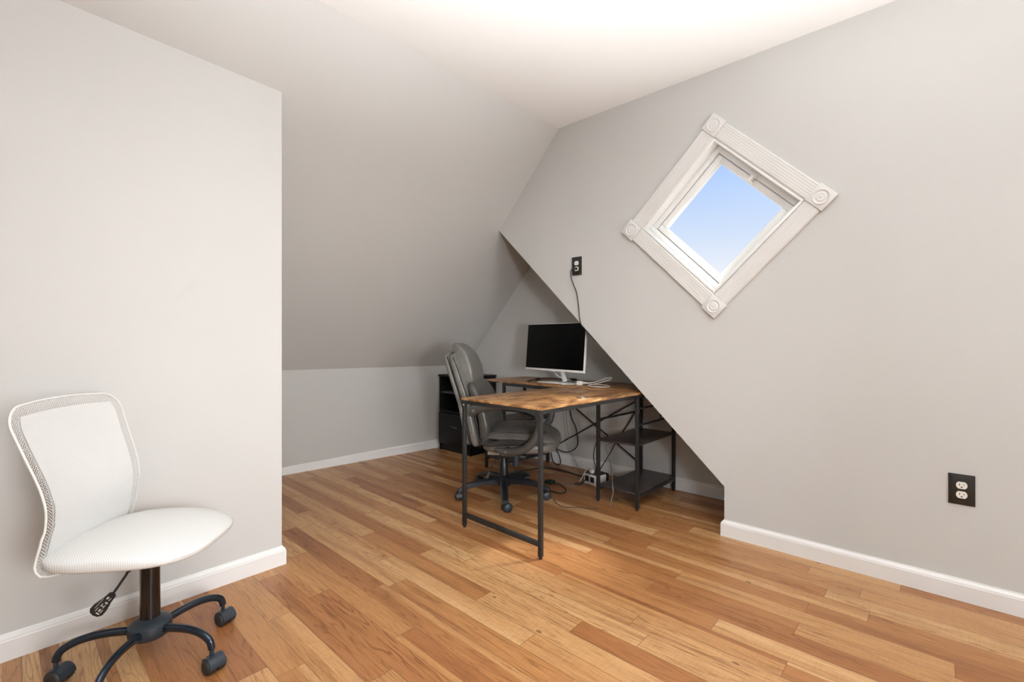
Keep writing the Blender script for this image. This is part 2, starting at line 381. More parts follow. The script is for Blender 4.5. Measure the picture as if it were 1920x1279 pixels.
# back wall of the nook
mb = MB(); y = Y_BACK
mb.prism([(-3.75, y, 0), (X_DIAG_LOW + .1, y, 0), (X_DIAG_LOW + .1, y, .36), (X_DIAG_TOP + .25, y, z_slope(X_DIAG_TOP, y) + .1), (x_edge(y) - .35, y, z_slope(x_edge(y) - .35, y) + .02), (-3.75, y, z_slope(-3.75, y) + .02)], (0, .08, 0)); struct(mb.build('wall_back', M_WALL))
# gable wall with the diamond opening and the raking lower edge
WC = V3(-0.931, Y_RIGHT, 1.768); HALF_OPEN = 0.306
D = HALF_OPEN * math.sqrt(2)
outer = [V3(X_DIAG_LOW, 0, 0), V3(X_FAR, 0, 0), V3(X_FAR, 0, Z_CEIL + .05), V3(x_edge(Y_RIGHT), 0, Z_CEIL), V3(X_DIAG_TOP, 0, Z_DIAG_TOP), V3(X_DIAG_LOW, 0, Z_DIAG_LOW)]
hole = [V3(WC.x, 0, WC.z - D), V3(WC.x - D, 0, WC.z), V3(WC.x, 0, WC.z + D), V3(WC.x + D, 0, WC.z)]
tris = tessellate_polygon([[Vector((p.x, p.z, 0)) for p in outer], [Vector((p.x, p.z, 0)) for p in hole]])
mb = MB(); allp = outer + hole
fr = [mb.bm.verts.new((p.x, Y_RIGHT, p.z)) for p in allp]; bk = [mb.bm.verts.new((p.x, Y_RIGHT + .13, p.z)) for p in allp]
for t in tris:
    mb.bm.faces.new([fr[i] for i in t]); mb.bm.faces.new([bk[i] for i in reversed(t)])
for ring in (range(0, 6), range(6, 10)):
    r = list(ring)
    for i in range(len(r)):
        j = (i + 1) % len(r); mb.bm.faces.new((fr[r[i]], fr[r[j]], bk[r[j]], bk[r[i]]))
struct(mb.build('wall_right', M_WALL, angle=10))
# soffit running back from the raking edge, and the short return below it
mb = MB(); y0, y1 = Y_RIGHT + .13, Y_BACK + .02
nv = V3(Z_DIAG_TOP - Z_DIAG_LOW, 0, X_DIAG_LOW - X_DIAG_TOP).normalized() * .06
a, b = V3(X_DIAG_LOW, y0, Z_DIAG_LOW), V3(X_DIAG_TOP - .02, y0, Z_DIAG_TOP + .02)
mb.prism([a, b, b + nv, a + nv], (0, y1 - y0, 0)); struct(mb.build('ceiling_soffit', M_WALL))
struct(MB().box(X_DIAG_LOW, X_DIAG_LOW + .06, y0, y1, 0, Z_DIAG_LOW).build('wall_return', M_WALL))
# far side wall with a deep dormer opening, and the wall behind the photographer
DY0, DY1, DZ0, DZ1 = 0.30, 1.30, 0.50, 1.72
mb = MB()
mb.box(X_FAR, X_FAR + .1, Y_REAR, DY0, 0, Z_CEIL); mb.box(X_FAR, X_FAR + .1, DY1, Y_RIGHT + .13, 0, Z_CEIL)
mb.box(X_FAR, X_FAR + .1, DY0, DY1, 0, DZ0); mb.box(X_FAR, X_FAR + .1, DY0, DY1, DZ1, Z_CEIL)
struct(mb.build('wall_far', M_WALL))
mb = MB(); xa, xb = X_FAR + .1, X_FAR + .55
mb.box(xa, xb, DY0 - .06, DY0, DZ0 - .06, DZ1 + .06); mb.box(xa, xb, DY1, DY1 + .06, DZ0 - .06, DZ1 + .06)
mb.box(xa, xb, DY0, DY1, DZ0 - .06, DZ0); mb.box(xa, xb, DY0, DY1, DZ1, DZ1 + .06)
struct(mb.build('trim_dormer', M_CEIL))
struct(MB().box(-4.1, X_FAR, Y_REAR - .1, Y_REAR, 0, Z_CEIL).build('wall_rear', M_WALL))
win2 = struct(MB().box(xb - .05, xb, DY0, DY1, DZ0, DZ0 + .05).box(xb - .05, xb, DY0, DY1, DZ1 - .05, DZ1).box(xb - .05, xb, DY0, DY0 + .05, DZ0, DZ1).box(xb - .05, xb, DY1 - .05, DY1, DZ0, DZ1).box(xb - .045, xb - .005, DY0, DY1, 1.09, 1.13).build('window_2', M_SASH))

# baseboards: a flat board with a moulded top, mitred round the outer corners
BASE_PROF = [(0, 0), (.0155, 0), (.0155, .066), (.0135, .070), (.0135, .0735), (.0085, .080), (.004, .084), (.003, .0885), (0, .0885)]
def baseboard(name, path, outs):
    mb = MB(); rings = []
    for p, o in zip(path, outs): rings.append([V3(p[0] + o[0] * d, p[1] + o[1] * d, z) for d, z in BASE_PROF])
    mb.ringloft(rings); return struct(mb.build(name, M_TRIM, angle=25))
baseboard('baseboard_left', [(x_left(Y_REAR), Y_REAR), (x_left(yc), yc), (-3.9, yc)], [(1, 0), (1, 1), (0, 1)])
baseboard('baseboard_knee', [(x_foot(yc + .02), yc + .02), (x_foot(Y_BACK), Y_BACK)], [(1, 0), (1, 0)])
baseboard('baseboard_back', [(X_DIAG_LOW, Y_BACK), (-3.66, Y_BACK)], [(0, -1), (0, -1)])
baseboard('baseboard_right', [(X_FAR, Y_RIGHT), (X_DIAG_LOW, Y_RIGHT), (X_DIAG_LOW, Y_BACK)], [(0, -1), (-1, -1), (-1, 0)])

# ------------------------------------------------------------------ diamond window
c45 = math.sqrt(.5)
WM = Matrix(((c45, -c45, 0, WC.x), (0, 0, 1, WC.y), (c45, c45, 0, WC.z), (0, 0, 0, 1)))     # local u, v in the wall, w outwards
def wbox(mb, u0, u1, v0, v1, w0, w1, bev=0.0): return mb.box(u0, u1, v0, v1, w0, w1, bev, M=WM)
H = HALF_OPEN; OUT = 0.398
win = bpy.data.objects.new('window_1', None); COL.objects.link(win); win['kind'] = 'structure'
win.location = WC; bpy.context.view_layer.update()
WI = Matrix.Translation(-WC)
def wpart(mb, name, mat, parent=None, angle=30):
    bmesh.ops.transform(mb.bm, matrix=WI, verts=mb.bm.verts)
    return mb.build(name, mat, parent or win, angle)
# fluted casing boards: two sides carry crisp flutes, the others flatter ones
prof = [(H + .002, 0), (H + .002, -.012)]
nf = 6; w0 = H + .010; wid = (OUT - .008 - w0) / nf
for k in range(nf):
    s = w0 + wid * k
    prof += [(s, -.018), (s + wid * .30, -.018), (s + wid * .40, -.0170), (s + wid * .72, -.0170), (s + wid * .82, -.018)]
prof += [(OUT - .006, -.018), (OUT, -.012), (OUT, 0)]
for q in range(4):
    R = Matrix.Rotation(q * PI / 2, 4, 'Z'); mb = MB()
    mb.ringloft([[WM @ (R @ V3(t, d, w)) for d, w in prof] for t in (-H - .0005, H + .0005)])
    wpart(mb, 'casing', M_CASING, angle=20)
for q in range(4):
    R = Matrix.Rotation(q * PI / 2, 4, 'Z'); mb = MB()
    s0, s1 = H + .0015, OUT + .007
    mb.box(s0, s1, s0, s1, -.024, 0, .002, M=WM @ R)
    cc = (s0 + s1) / 2
    T = WM @ R @ Matrix.Translation((cc, cc, -.024)) @ Matrix.Rotation(PI, 4, 'X')
    mb.lathe([(.038, -.001), (.038, .003), (.035, .0045), (.031, .003), (.028, -.0005), (.024, -.0005), (.020, .0025), (.016, .003), (.012, .001), (.008, .0015), (.004, .0035), (0, .004)], T)
    wpart(mb, 'corner_block', M_CASING, angle=30)
for q in range(4):
    R = Matrix.Rotation(q * PI / 2, 4, 'Z'); mb = MB()
    mb.box(-H + .0123, H - .0001, H - .012, H, -.016, .12, .001, M=WM @ R)
    wpart(mb, 'jamb', M_SASH)
mb = MB(); h1 = H - .012; h2 = h1 - .030
for q in range(4): mb.box(-h2 + .0002, h1, h2, h1, .055, .125, .002, M=WM @ Matrix.Rotation(q * PI / 2, 4, 'Z'))
for q in range(4): mb.box(-h2 + .008, h2 - .0005, h2 - .012, h2 - .0005, .117, .1245, M=WM @ Matrix.Rotation(q * PI / 2, 4, 'Z'))
wpart(mb, 'outer_frame', M_SASH)
mb = MB(); h3 = h2 - .0035; h4 = 0.226
for q in range(4): mb.box(-h4 + .0002, h3, h4, h3, .068, .115, .003, M=WM @ Matrix.Rotation(q * PI / 2, 4, 'Z'))
sash = wpart(mb, 'sash', M_SASH)
mb = MB(); wbox(mb, -h4 - .004, h4 + .004, -h4 - .004, h4 + .004, .094, .098); wpart(mb, 'glass_pane', M_GLASS)
mb = MB(); T = WM; WM = T @ Matrix.Rotation(-PI / 2, 4, 'Z')
wbox(mb, -.030, .012, h2 - .002, h2 + .018, .044, .056, .002); wbox(mb, -.016, .002, h4 + .012, h2 + .006, .036, .068, .003)
wbox(mb, -.036, .024, h4 + .004, h4 + .014, .034, .044, .003); wbox(mb, -.024, -.018, h2 + .004, h2 + .012, .041, .046, .001)
wpart(mb, 'latch', M_WHITE_PLASTIC); WM = T

# ------------------------------------------------------------------ wall outlets
def outlet(name, label, cx, cz, w, h, stepped, plugged=None):
    t = thing(name, label, 'outlet', (cx, Y_RIGHT, cz))
    mb = MB()
    if stepped:
        mb.box(-w / 2, w / 2, -.005, 0, -h / 2, h / 2, .0015); mb.box(-w / 2 + .006, w / 2 - .006, -.010, -.004, -h / 2 + .006, h / 2 - .006, .002)
        mb.box(-w / 2 + .0135, w / 2 - .0135, -.0125, -.009, -h / 2 + .0145, h / 2 - .0145, .0012)
        f = -.0125
    else:
        mb.box(-w / 2, w / 2, -.007, 0, -h / 2, h / 2, .0025); f = -.007
    mb.build('cover_plate', M_PLATE, t)
    for k, sz in enumerate((.0195, -.0195)):
        r, hz = .0172, .0142; pts = []
        for i in range(48):
            a = 2 * PI * i / 48; pts.append(V3(r * math.cos(a), f + .002, sz + max(-hz, min(hz, r * math.sin(a)))))
        s = MB().prism(pts, (0, -.0042, 0)).build('socket', M_SOCKET, t)
        if plugged != k:
            m2 = MB(); g = f - .0022
            m2.box(-.0075, -.0053, g - .0006, g + .001, sz - .001, sz + .0075); m2.box(.0053, .0072, g - .0006, g + .001, sz, sz + .0068)
            m2.cyl((0, g - .0006, sz - .0072), (0, g + .001, sz - .0072), .0028, seg=12)
            m2.build('slots', M_SLOT, s)
    MB().cyl((0, f - .001, 0), (0, f + .002, 0), .003, seg=12).build('screw', M_PLATE, t)
    return t
outlet('wall_outlet', 'black stepped duplex outlet low on right wall above baseboard, nothing plugged in', .0615, .458, .081, .126, True)
outlet('wall_outlet', 'black duplex outlet high beside the raking wall edge with a black plug in it', -1.858, 1.588, .080, .127, False, 1)
cord = thing('power_cable', 'black power cord hanging from the high outlet down along the raking wall edge', 'cord', (-1.858, Y_RIGHT, 1.5685))
o = V3(-1.858, Y_RIGHT, 1.5685)
mb = MB(); mb.tube([(0, -.009, 0), (0, -.018, 0), (-.004, -.030, -.001), (-.012, -.036, -.004)], lambda t: .0105 - .005 * t, 12, 4); mb.build('plug', M_BLACK_PLASTIC, cord)
dg = V3(X_DIAG_TOP - X_DIAG_LOW, 0, Z_DIAG_TOP - Z_DIAG_LOW).normalized()
def edge_pt(x, dy, off): 
    z = Z_DIAG_LOW + (x - X_DIAG_LOW) * dg.z / dg.x
    return V3(x, Y_RIGHT + dy, z) - V3(dg.z, 0, -dg.x).normalized() * off
P = [V3(-1.870, Y_RIGHT - .036, 1.564), V3(-1.888, Y_RIGHT - .032, 1.552), V3(-1.893, Y_RIGHT - .022, 1.512), V3(-1.877, Y_RIGHT - .014, 1.456), V3(-1.856, Y_RIGHT - .008, 1.399), V3(-1.840, Y_RIGHT - .006, 1.290), V3(-1.834, Y_RIGHT - .006, 1.230),
     edge_pt(-1.815, -.005, .003), edge_pt(-1.775, .004, .005), edge_pt(-1.70, .012, .006), edge_pt(-1.62, .06, .006), edge_pt(-1.55, .22, .008), edge_pt(-1.50, .42, .012), V3(-1.50, 3.262, .82), V3(-1.52, 3.262, .5)]
MB().tube([p - o for p in P], .0032, 8, 6).build('cable', M_BLACK_CABLE, cord)

# ------------------------------------------------------------------ corner desk
desk = thing('corner_desk', 'L-shaped rustic brown desk on a black steel frame tucked under the slope', 'desk')
ZT = 0.745
def slab(name, corners, z0, z1, mat, bev=.0015):
    c = [V3(x, y, z0) for x, y in corners] + [V3(x, y, z1) for x, y in corners]
    return MB().hexa(c, bev).build(name, mat, desk)
A_FL, A_FR, A_BR, A_BL = (-2.036, 1.781), (-1.4385, 1.771), (-1.392, 2.684), (-1.988, 2.669)
slab('desktop', [A_FL, A_FR, A_BR, A_BL], ZT - .013, ZT, M_DESK_ARM)
slab('side_desktop', [(-2.835, 2.735), (-1.392, 2.6855), (-1.388, 3.255), (-2.775, 3.2)], ZT - .013, ZT, M_DESK_WING)
LEG = .021
legs = {'a1': (-1.4505, 1.785), 'a2': (-2.022, 1.795), 'b1': (-1.4105, 2.698), 'b2': (-1.690, 2.690), 'b3': (-1.408, 3.236), 'b4': (-1.660, 3.236), 'c1': (-2.82, 2.750), 'c2': (-2.585, 2.715), 'c3': (-2.775, 3.185), 'c4': (-2.545, 3.236)}
for k, (x, y) in legs.items():
    mb = MB(); mb.box(x - LEG / 2, x + LEG / 2, y - LEG / 2, y + LEG / 2, .012, ZT - .013, .002)
    l = mb.build('leg', M_BLACK_STEEL, desk)
    mb = MB(); mb.cyl((x, y, 0), (x, y, .014), .0085, .0095, 14); mb.build('foot', M_BLACK_PLASTIC, l)
for k, d in (('a1', (0, -1)), ('a2', (0, -1)), ('a1', (1, 0)), ('b1', (1, 0)), ('b1', (0, -1))):
    x, y = legs[k]
    for z in ((.705, .62) if d[0] else (.705,)):
        MB().cyl((x + d[0] * LEG / 2, y + d[1] * LEG / 2, z), (x + d[0] * (LEG / 2 + .003), y + d[1] * (LEG / 2 + .003), z), .0055, .004, 12).build('bolt', M_CHROME if (k, d) == ('a2', (0, -1)) else M_BLACK_STEEL, desk)
def rail(a, b, z, w=.019, h=.021):
    pa = legs[a] if isinstance(a, str) else a; pb = legs[b] if isinstance(b, str) else b
    MB().bar((*pa, z), (*pb, z), w, h, .0015).build('rail', M_BLACK_STEEL, desk)
zr = ZT - .013 - .0108
rail('a1', 'a2', zr); rail('a1', 'a2', .071, .019, .023); rail('a1', 'b1', zr); rail('a2', (-1.985, 2.70), zr)
rail('c2', 'b2', zr); rail('b2', 'b1', zr); rail('c3', 'b3', zr); rail('c1', 'c3', zr); rail('b1', 'b3', zr)
rail('b2', 'b4', .545, .010, .012); rail('b1', 'b3', .535, .010, .012); rail('b1', 'b3', .640, .008, .010)
rail('b1', 'b3', .086, .019, .022); rail('b2', 'b4', .086, .019, .022); rail('c1', 'c3', .086); rail('c2', 'c4', .086); rail('c2', 'c4', .398, .012, .018); rail('c1', 'c3', .398, .012, .018)
def shelf(ks, z0, z1, name='shelf'):
    pts = [legs[k] for k in ks]; cx = sum(p[0] for p in pts) / 4; cy = sum(p[1] for p in pts) / 4
    e = .006
    slab(name, [(x + math.copysign(e if z0 > .2 else -.004, x - cx), y + math.copysign(e, y - cy)) for x, y in pts], z0, z1, M_DESK_SHELF)
shelf(('b2', 'b1', 'b3', 'b4'), .404, .417); shelf(('b2', 'b1', 'b3', 'b4'), .098, .110)
shelf(('c1', 'c2', 'c4', 'c3'), .408, .420); shelf(('c1', 'c2', 'c4', 'c3'), .098, .110)
MB().bar((-2.545, 3.225, .69), (-1.672, 3.225, .158), .004, .010).bar((-2.545, 3.231, .108), (-1.672, 3.231, .628), .004, .010).build('cross_brace', M_BLACK_STEEL, desk)
T = Matrix.Translation((-1.520, 2.252, ZT))
MB().lathe([(.031, -.002), (.031, .0015), (.028, .003), (.024, .0022), (.0235, .001), (.008, .001), (.0075, .002), (0, .002)], T).build('grommet', M_CHROME, desk)

# ------------------------------------------------------------------ monitor
mon = thing('monitor', 'white framed monitor with a dark screen standing on the desk', 'monitor', (-2.16, 2.80, ZT + .001), math.radians(-7.15))
TL = Matrix.Translation((0, 0, .095)) @ Matrix.Rotation(math.radians(-5.0), 4, 'X')
mb = MB(); mb.box(-.306, .306, 0, .022, 0, .362, .003, M=TL); mb.box(-.20, .20, .020, .040, .05, .28, .008, M=TL)
case = mb.build('case', M_WHITE_PLASTIC, mon)
MB().box(-.3025, .3025, -.0012, .004, .0165, .3585, .0004, M=TL).build('screen', M_SCREEN, mon)
mb = MB(); mb.tube([(.02, .115, .014), (.012, .085, .10), (.005, .058, .17)], .022, 16, 4, flat=.75, side=(1, 0, 0)); mb.build('stand', M_WHITE_PLASTIC, mon)
B = Matrix.Rotation(math.radians(7), 4, 'Z')
MB().box(-.165, .10, .02, .175, .0, .006, .002, M=B).build('stand_base', M_WHITE_PLASTIC, mon)
mb = MB(); mb.box(-.035, -.022, .004, .014, -.004, .001, .001, M=TL); mb.box(-.016, .0, .004, .014, -.004, .001, .001, M=TL); mb.build('button', M_WHITE_PLASTIC, mon)
MB().tube([(-.02, .03, .10), (-.01, .06, .06), (.03, .10, .035), (.06, .14, .02)], .0022, 8, 6).build('signal_cable', M_WHITE_CABLE, mon)

# ------------------------------------------------------------------ things on the desk
ad = thing('charging_adapter', 'white square adapter with looped white cable lying on the desk right of the monitor', 'adapter', (-1.955, 2.86, ZT + .001))
MB().box(-.020, .022, -.016, .016, .0, .030, .004, M=Matrix.Rotation(.25, 4, 'Z')).build('adapter_body', M_WHITE_PLASTIC, ad)
m2 = MB()
for i in (-.006, .004): m2.box(i - .001, i + .001, -.0172, -.015, .012, .020, M=Matrix.Rotation(.25, 4, 'Z'))
m2.build('socket_slots', M_SLOT, ad)
mb = MB(); mb.tube([(.020, .008, .016), (.04, .014, .016), (.056, .02, .016)], lambda t: .0085 - .004 * t, 10, 4); mb.build('plug', M_WHITE_PLASTIC, ad)
LOOP = [(.056, .02, .016), (.085, .05, .020), (.13, .075, .035), (.18, .085, .055), (.215, .085, .060), (.20, .08, .045), (.15, .06, .025), (.10, .03, .010), (.085, -.02, .0035), (.12, -.055, .0035), (.18, -.065, .0035), (.235, -.04, .0035), (.24, .02, .0035), (.19, .07, .0045), (.12, .075, .0055), (.07, .07, .0035), (-.02, .10, .0035), (-.08, .13, .0035), (-.16, .15, .0035)]
MB().tube(LOOP, .0026, 8, 7).build('cable', M_WHITE_CABLE, ad)
MB().tube([(-.020, -.003, .008), (-.05, -.02, .004), (-.085, -.055, .0032), (-.10, -.075, .0032), (-.112, -.07, .0032), (-.105, -.055, .0032)], .0026, 8, 6).build('lead', M_WHITE_CABLE, ad)
bc = thing('black_lead', 'short black lead with plug lying on the desk left of the monitor stand', 'cable', (-2.46, 3.0, ZT + .001))
MB().tube([(.055, -.175, .006), (.01, -.08, .006), (-.01, .02, .006), (-.03, .10, .0045), (.0, .16, .0035), (.06, .175, .0035), (.12, .13, .0035), (.16, .135, .0035)], .0032, 8, 6).build('cable', M_BLACK_CABLE, bc)
mb = MB(); mb.box(-.012, .012, -.02, .02, 0, .013, .003, M=Matrix.Translation((.06, -.19, 0)) @ Matrix.Rotation(.45, 4, 'Z')); mb.build('plug', M_BLACK_PLASTIC, bc)
mb = MB(); mb.box(-.010, .010, -.022, .022, 0, .014, .003, M=Matrix.Translation((-.005, .0, 0)) @ Matrix.Rotation(.2, 4, 'Z')); mb.build('inline_switch', M_BLACK_PLASTIC, bc)
mb = MB(); mb.lathe([(.030, 0), (.033, .006), (.028, .013), (0, .015)], Matrix.Translation((-2.235, 3.175, ZT))); tag(mb.build('cable_puck', M_BLACK_PLASTIC), 'flat round black puck on the desk behind the monitor stand', 'puck')

# ------------------------------------------------------------------ cables and power block under the desk
def cable(name, label, pts, r, mat, smooth=6):
    o = MB().tube(pts, r, 8, smooth).build(name, mat); return tag(o, label, 'cable')
ps = thing('power_block', 'white power strip block with black sockets on the floor beside the desk shelf', 'power strip', (-1.900, 2.985, 0), math.radians(-10))
MB().box(-.068, .068, -.055, .045, .002, .082, .006).build('housing', M_WHITE_PLASTIC, ps)
MB().box(-.066, .066, .045, .075, .004, .084, .004).build('end_cap', M_BLACK_PLASTIC, ps)
MB().box(-.062, .062, -.050, .043, .0815, .085, .001).build('top_panel', M_BLACK_PLASTIC, ps)
for x in (-.034, .018):
    s = MB().box(x - .019, x + .019, -.057, -.05, .026, .066, .002).build('socket', M_BLACK_PLASTIC, ps)
    m2 = MB(); m2.box(x - .008, x - .005, -.0585, -.056, .042, .054); m2.box(x + .005, x + .008, -.0585, -.056, .042, .054); m2.build('slots', M_SLOT, s)
mb = MB(); mb.box(-.028, .004, -.038, -.012, .085, .112, .004); mb.build('usb_charger', M_WHITE_PLASTIC, ps)
MB().box(.020, .050, -.03, .0, .085, .098, .004).build('plug', M_BLACK_PLASTIC, ps)
MB().tube([(-.034, -.058, .045), (-.038, -.085, .025), (-.045, -.12, .008), (-.075, -.14, .005), (-.09, -.11, .005), (-.075, -.075, .006), (-.06, -.062, .01)], .0035, 8, 6).build('lead', M_BLACK_CABLE, ps)
cable('hanging_cable', 'black cable looping down from the desktop to the crossed braces behind the chair', [(-2.30, 3.245, .715), (-2.312, 3.246, .60), (-2.318, 3.25, .49), (-2.300, 3.25, .41), (-2.262, 3.25, .345), (-2.240, 3.25, .245), (-2.247, 3.25, .186), (-2.296, 3.25, .140), (-2.368, 3.25, .116), (-2.441, 3.25, .125), (-2.48, 3.25, .15), (-2.465, 3.25, .12), (-2.425, 3.24, .075), (-2.40, 3.225, .022), (-2.43, 3.21, .005), (-2.48, 3.22, .03), (-2.51, 3.235, .09)], .0042, M_BLACK_CABLE)
cable('charging_cable', 'thin pale grey cable hanging under the desk and curling across the floor', [(-2.325, 3.20, .72), (-2.318, 3.19, .49), (-2.293, 3.19, .263), (-2.262, 3.19, .157), (-2.236, 3.19, .10), (-2.17, 3.16, .02), (-2.05, 3.045, .005), (-1.995, 2.945, .005), (-1.985, 2.87, .005), (-2.00, 2.82, .005), (-2.05, 2.802, .005), (-2.105, 2.815, .005), (-2.16, 2.86, .005)], .0028, M_GREY_CABLE)
MB().tube([(-.012, -.025, .11), (-.012, -.025, .128), (-.027, -.032, .134), (-.053, -.045, .10), (-.078, -.055, .05), (-.095, -.07, .012)], .0026, 8, 6).build('usb_lead', M_WHITE_CABLE, ps)
cable('floor_cable', 'thick black cable running over the floor behind the chair to the power strip', [(-2.56, 2.82, .006), (-2.50, 2.93, .006), (-2.475, 3.0, .006), (-2.43, 3.07, .006), (-2.339, 3.10, .006), (-2.19, 3.085, .006), (-2.05, 3.06, .006), (-1.985, 3.04, .006)], .0055, M_BLACK_CABLE)
cable('monitor_cable', 'black cable slanting down behind the desk shelf into the power strip', [(-1.665, 3.259, .64), (-1.699, 3.259, .569), (-1.752, 3.259, .478), (-1.788, 3.255, .413), (-1.834, 3.245, .346), (-1.86, 3.22, .287), (-1.868, 3.14, .21), (-1.868, 3.03, .135), (-1.866, 2.975, .104)], .0040, M_BLACK_CABLE)
cable('lamp_cable', 'black cable bowed left of the shelf leg and dropping to the power strip', [(-1.886, 3.0, .73), (-1.886, 3.0, .55), (-1.888, 3.0, .37), (-1.921, 3.0, .245), (-1.926, 3.0, .184), (-1.905, 2.995, .125), (-1.895, 2.985, .094)], .0034, M_BLACK_CABLE)
cable('trailing_cable', 'thin grey cord trailing down past the lower desk shelf to the floor', [(-1.692, 3.262, .56), (-1.748, 3.262, .47), (-1.795, 3.262, .40), (-1.84, 3.25, .335), (-1.85, 3.13, .295), (-1.835, 3.02, .285), (-1.811, 3.0, .255), (-1.74, 2.93, .19), (-1.65, 2.80, .155), (-1.565, 2.66, .14), (-1.550, 2.645, .10), (-1.560, 2.640, .05), (-1.566, 2.637, .006)], .0026, M_GREY_CABLE)
cable('thin_floor_cable', 'thin dark cord wriggling on the floor in front of the desk shelf leg', [(-1.915, 2.50, .003), (-1.875, 2.466, .003), (-1.819, 2.437, .003), (-1.771, 2.441, .003), (-1.726, 2.483, .003), (-1.665, 2.513, .003), (-1.605, 2.556, .003)], 0.0020, M_BLACK_CABLE)
lc = thing('looped_cable', 'black looped cable with dark green plug on the floor behind a chair caster', 'cable', (-2.1, 2.74, 0))
MB().tube([(-.04, .03, .006), (.02, .045, .006), (.10, .0, .006), (.15, -.06, .006), (.145, -.11, .006), (.085, -.117, .006), (.02, -.11, .006)], .004, 8, 6).build('cable', M_BLACK_CABLE, lc)
MB().box(-.09, -.025, -.005, .055, .001, .026, .006).build('plug', M_GREEN, lc)

# ------------------------------------------------------------------ black cabinet
cab = thing('cabinet', 'black cabinet with two open niches and one file drawer in the corner behind the chair', 'cabinet', (-3.42, 3.075, 0))
cw, cd = .222, .170          # half width, half depth; front at -y
MB().box(-cw, -cw + .016, -cd, cd, 0, .718, .001).box(cw - .016, cw, -cd, cd, 0, .718, .001).box(-cw, cw, cd - .01, cd, 0, .718).box(-cw, cw, -cd + .004, cd, .372, .388).box(-cw, cw, -cd + .012, -cd + .026, 0, .062).build('carcass', M_CABINET, cab)
MB().box(-cw - .008, cw + .008, -cd - .010, cd + .002, .718, .736, .002).build('top', M_CABINET, cab)
MB().box(-cw + .016, cw - .016, cd - .016, cd - .010, .388, .718).build('niche_back', M_CABINET_IN, cab)
MB().box(-cw + .016, cw - .016, -cd + .006, cd - .01, .556, .571, .001).build('shelf', M_SHELF_EDGE, cab)
dr = MB().box(-cw + .005, cw - .005, -cd - .014, -cd + .004, .070, .368, .002).build('drawer', M_CABINET, cab)
mb = MB(); mb.box(-.06, .06, -cd - .020, -cd - .013, .240, .252, .002); mb.build('handle', M_BLACK_PLASTIC, dr)
MB().box(-.002, .06, -cd - .0212, -cd - .0195, .2405, .2435).build('handle_edge', M_CHROME, dr)
for z in (.617, .590, .54, .505): MB().cyl((-cw + .016, -cd + .03, z), (-cw + .0185, -cd + .03, z), .0035, seg=10).build('shelf_pin', M_CHROME, cab)

# ------------------------------------------------------------------ swivel base shared by both chairs
C_W = (-1.935, .322)
def to_local(p, c, ph):
    d = V3(p[0] - c[0], p[1] - c[1], p[2]); ca, sa = math.cos(-ph), math.sin(-ph)
    return V3(d.x * ca - d.y * sa, d.x * sa + d.y * ca, d.z)
def caster(parent, ang, r, wheel_r, half_w, top_z, swivel, mat_hood, mat_wheel, hood=True, at=V3(0, 0, 0)):
    """twin-wheel caster under the end of a leg; 'swivel' is the rolling direction"""
    c = V3(r * math.cos(ang), r * math.sin(ang), 0) + at
    ro = Matrix.Translation(c) @ Matrix.Rotation(swivel, 4, 'Z')
    off = .014
    stem = MB(); stem.cyl(ro @ V3(0, 0, wheel_r), ro @ V3(0, 0, top_z), .0065, seg=12)
    if hood:
        pts = []
        for i in range(15):
            a = -.35 + (PI + .35) * i / 14; pts.append((-off + (wheel_r + .004) * math.cos(a), wheel_r + (wheel_r + .004) * math.sin(a)))
        pts.append((-off - .002, wheel_r * .9))
        stem.prism([ro @ V3(x, -half_w * .95, z) for x, z in pts], (ro.to_3x3() @ V3(0, half_w * 1.9, 0)))
        stem.box(-off, .010, -half_w * .5, half_w * .5, wheel_r, wheel_r * 1.95, .003, M=ro)
    s = stem.build('caster', mat_hood, parent)
    for sd in (-1, 1):
        mb = MB(); Mx = ro @ Matrix.Translation((-off, sd * (half_w * .55 + .0005), wheel_r)) @ Matrix.Rotation(-sd * PI / 2, 4, 'X')
        e = half_w * (.62 if hood else .5)
        mb.lathe([(.3 * wheel_r, -half_w * .5), (wheel_r * .96, -half_w * .5), (wheel_r, -half_w * .4), (wheel_r, e * .45), (wheel_r * .93, e * .75), (wheel_r * .7, e), (wheel_r * .35, e * 1.12), (0, e * 1.15)], Mx, 24)
        mb.build('wheel', mat_wheel, s)
    return s

# ------------------------------------------------------------------ white mesh task chair
PH = math.radians(48)
wc = thing('task_chair', 'white mesh armless swivel chair on a blue-black five-star base by the left wall', 'chair', (-1.935, .322, 0), PH)
SEAT_C, SX, SY = .004, .220, .216
def seat_fn(a, b, c):
    rr = a * a + b * b
    x = SEAT_C + SX * a; y = SY * b * (1.0 - .06 * a)
    z = .428 + .039 * c * (1 - .25 * rr) + (.010 if c > 0 else 0) * (1 - rr) - .016 * max(0, a) ** 2 * (1 if c > 0 else .4) + .012 * abs(b) ** 2 * (c > 0) * .0
    return V3(x, y, z)
mb = MB(); mb.superell(seat_fn, .50, .62, 72, 28); mb.skew_uv(); mb.build('seat', M_SEAT_MESH, wc, 60)
MB().box(-.07, .11, -.07, .07, .372, .405, .006).build('seat_plate', M_BLACK_PLASTIC, wc)
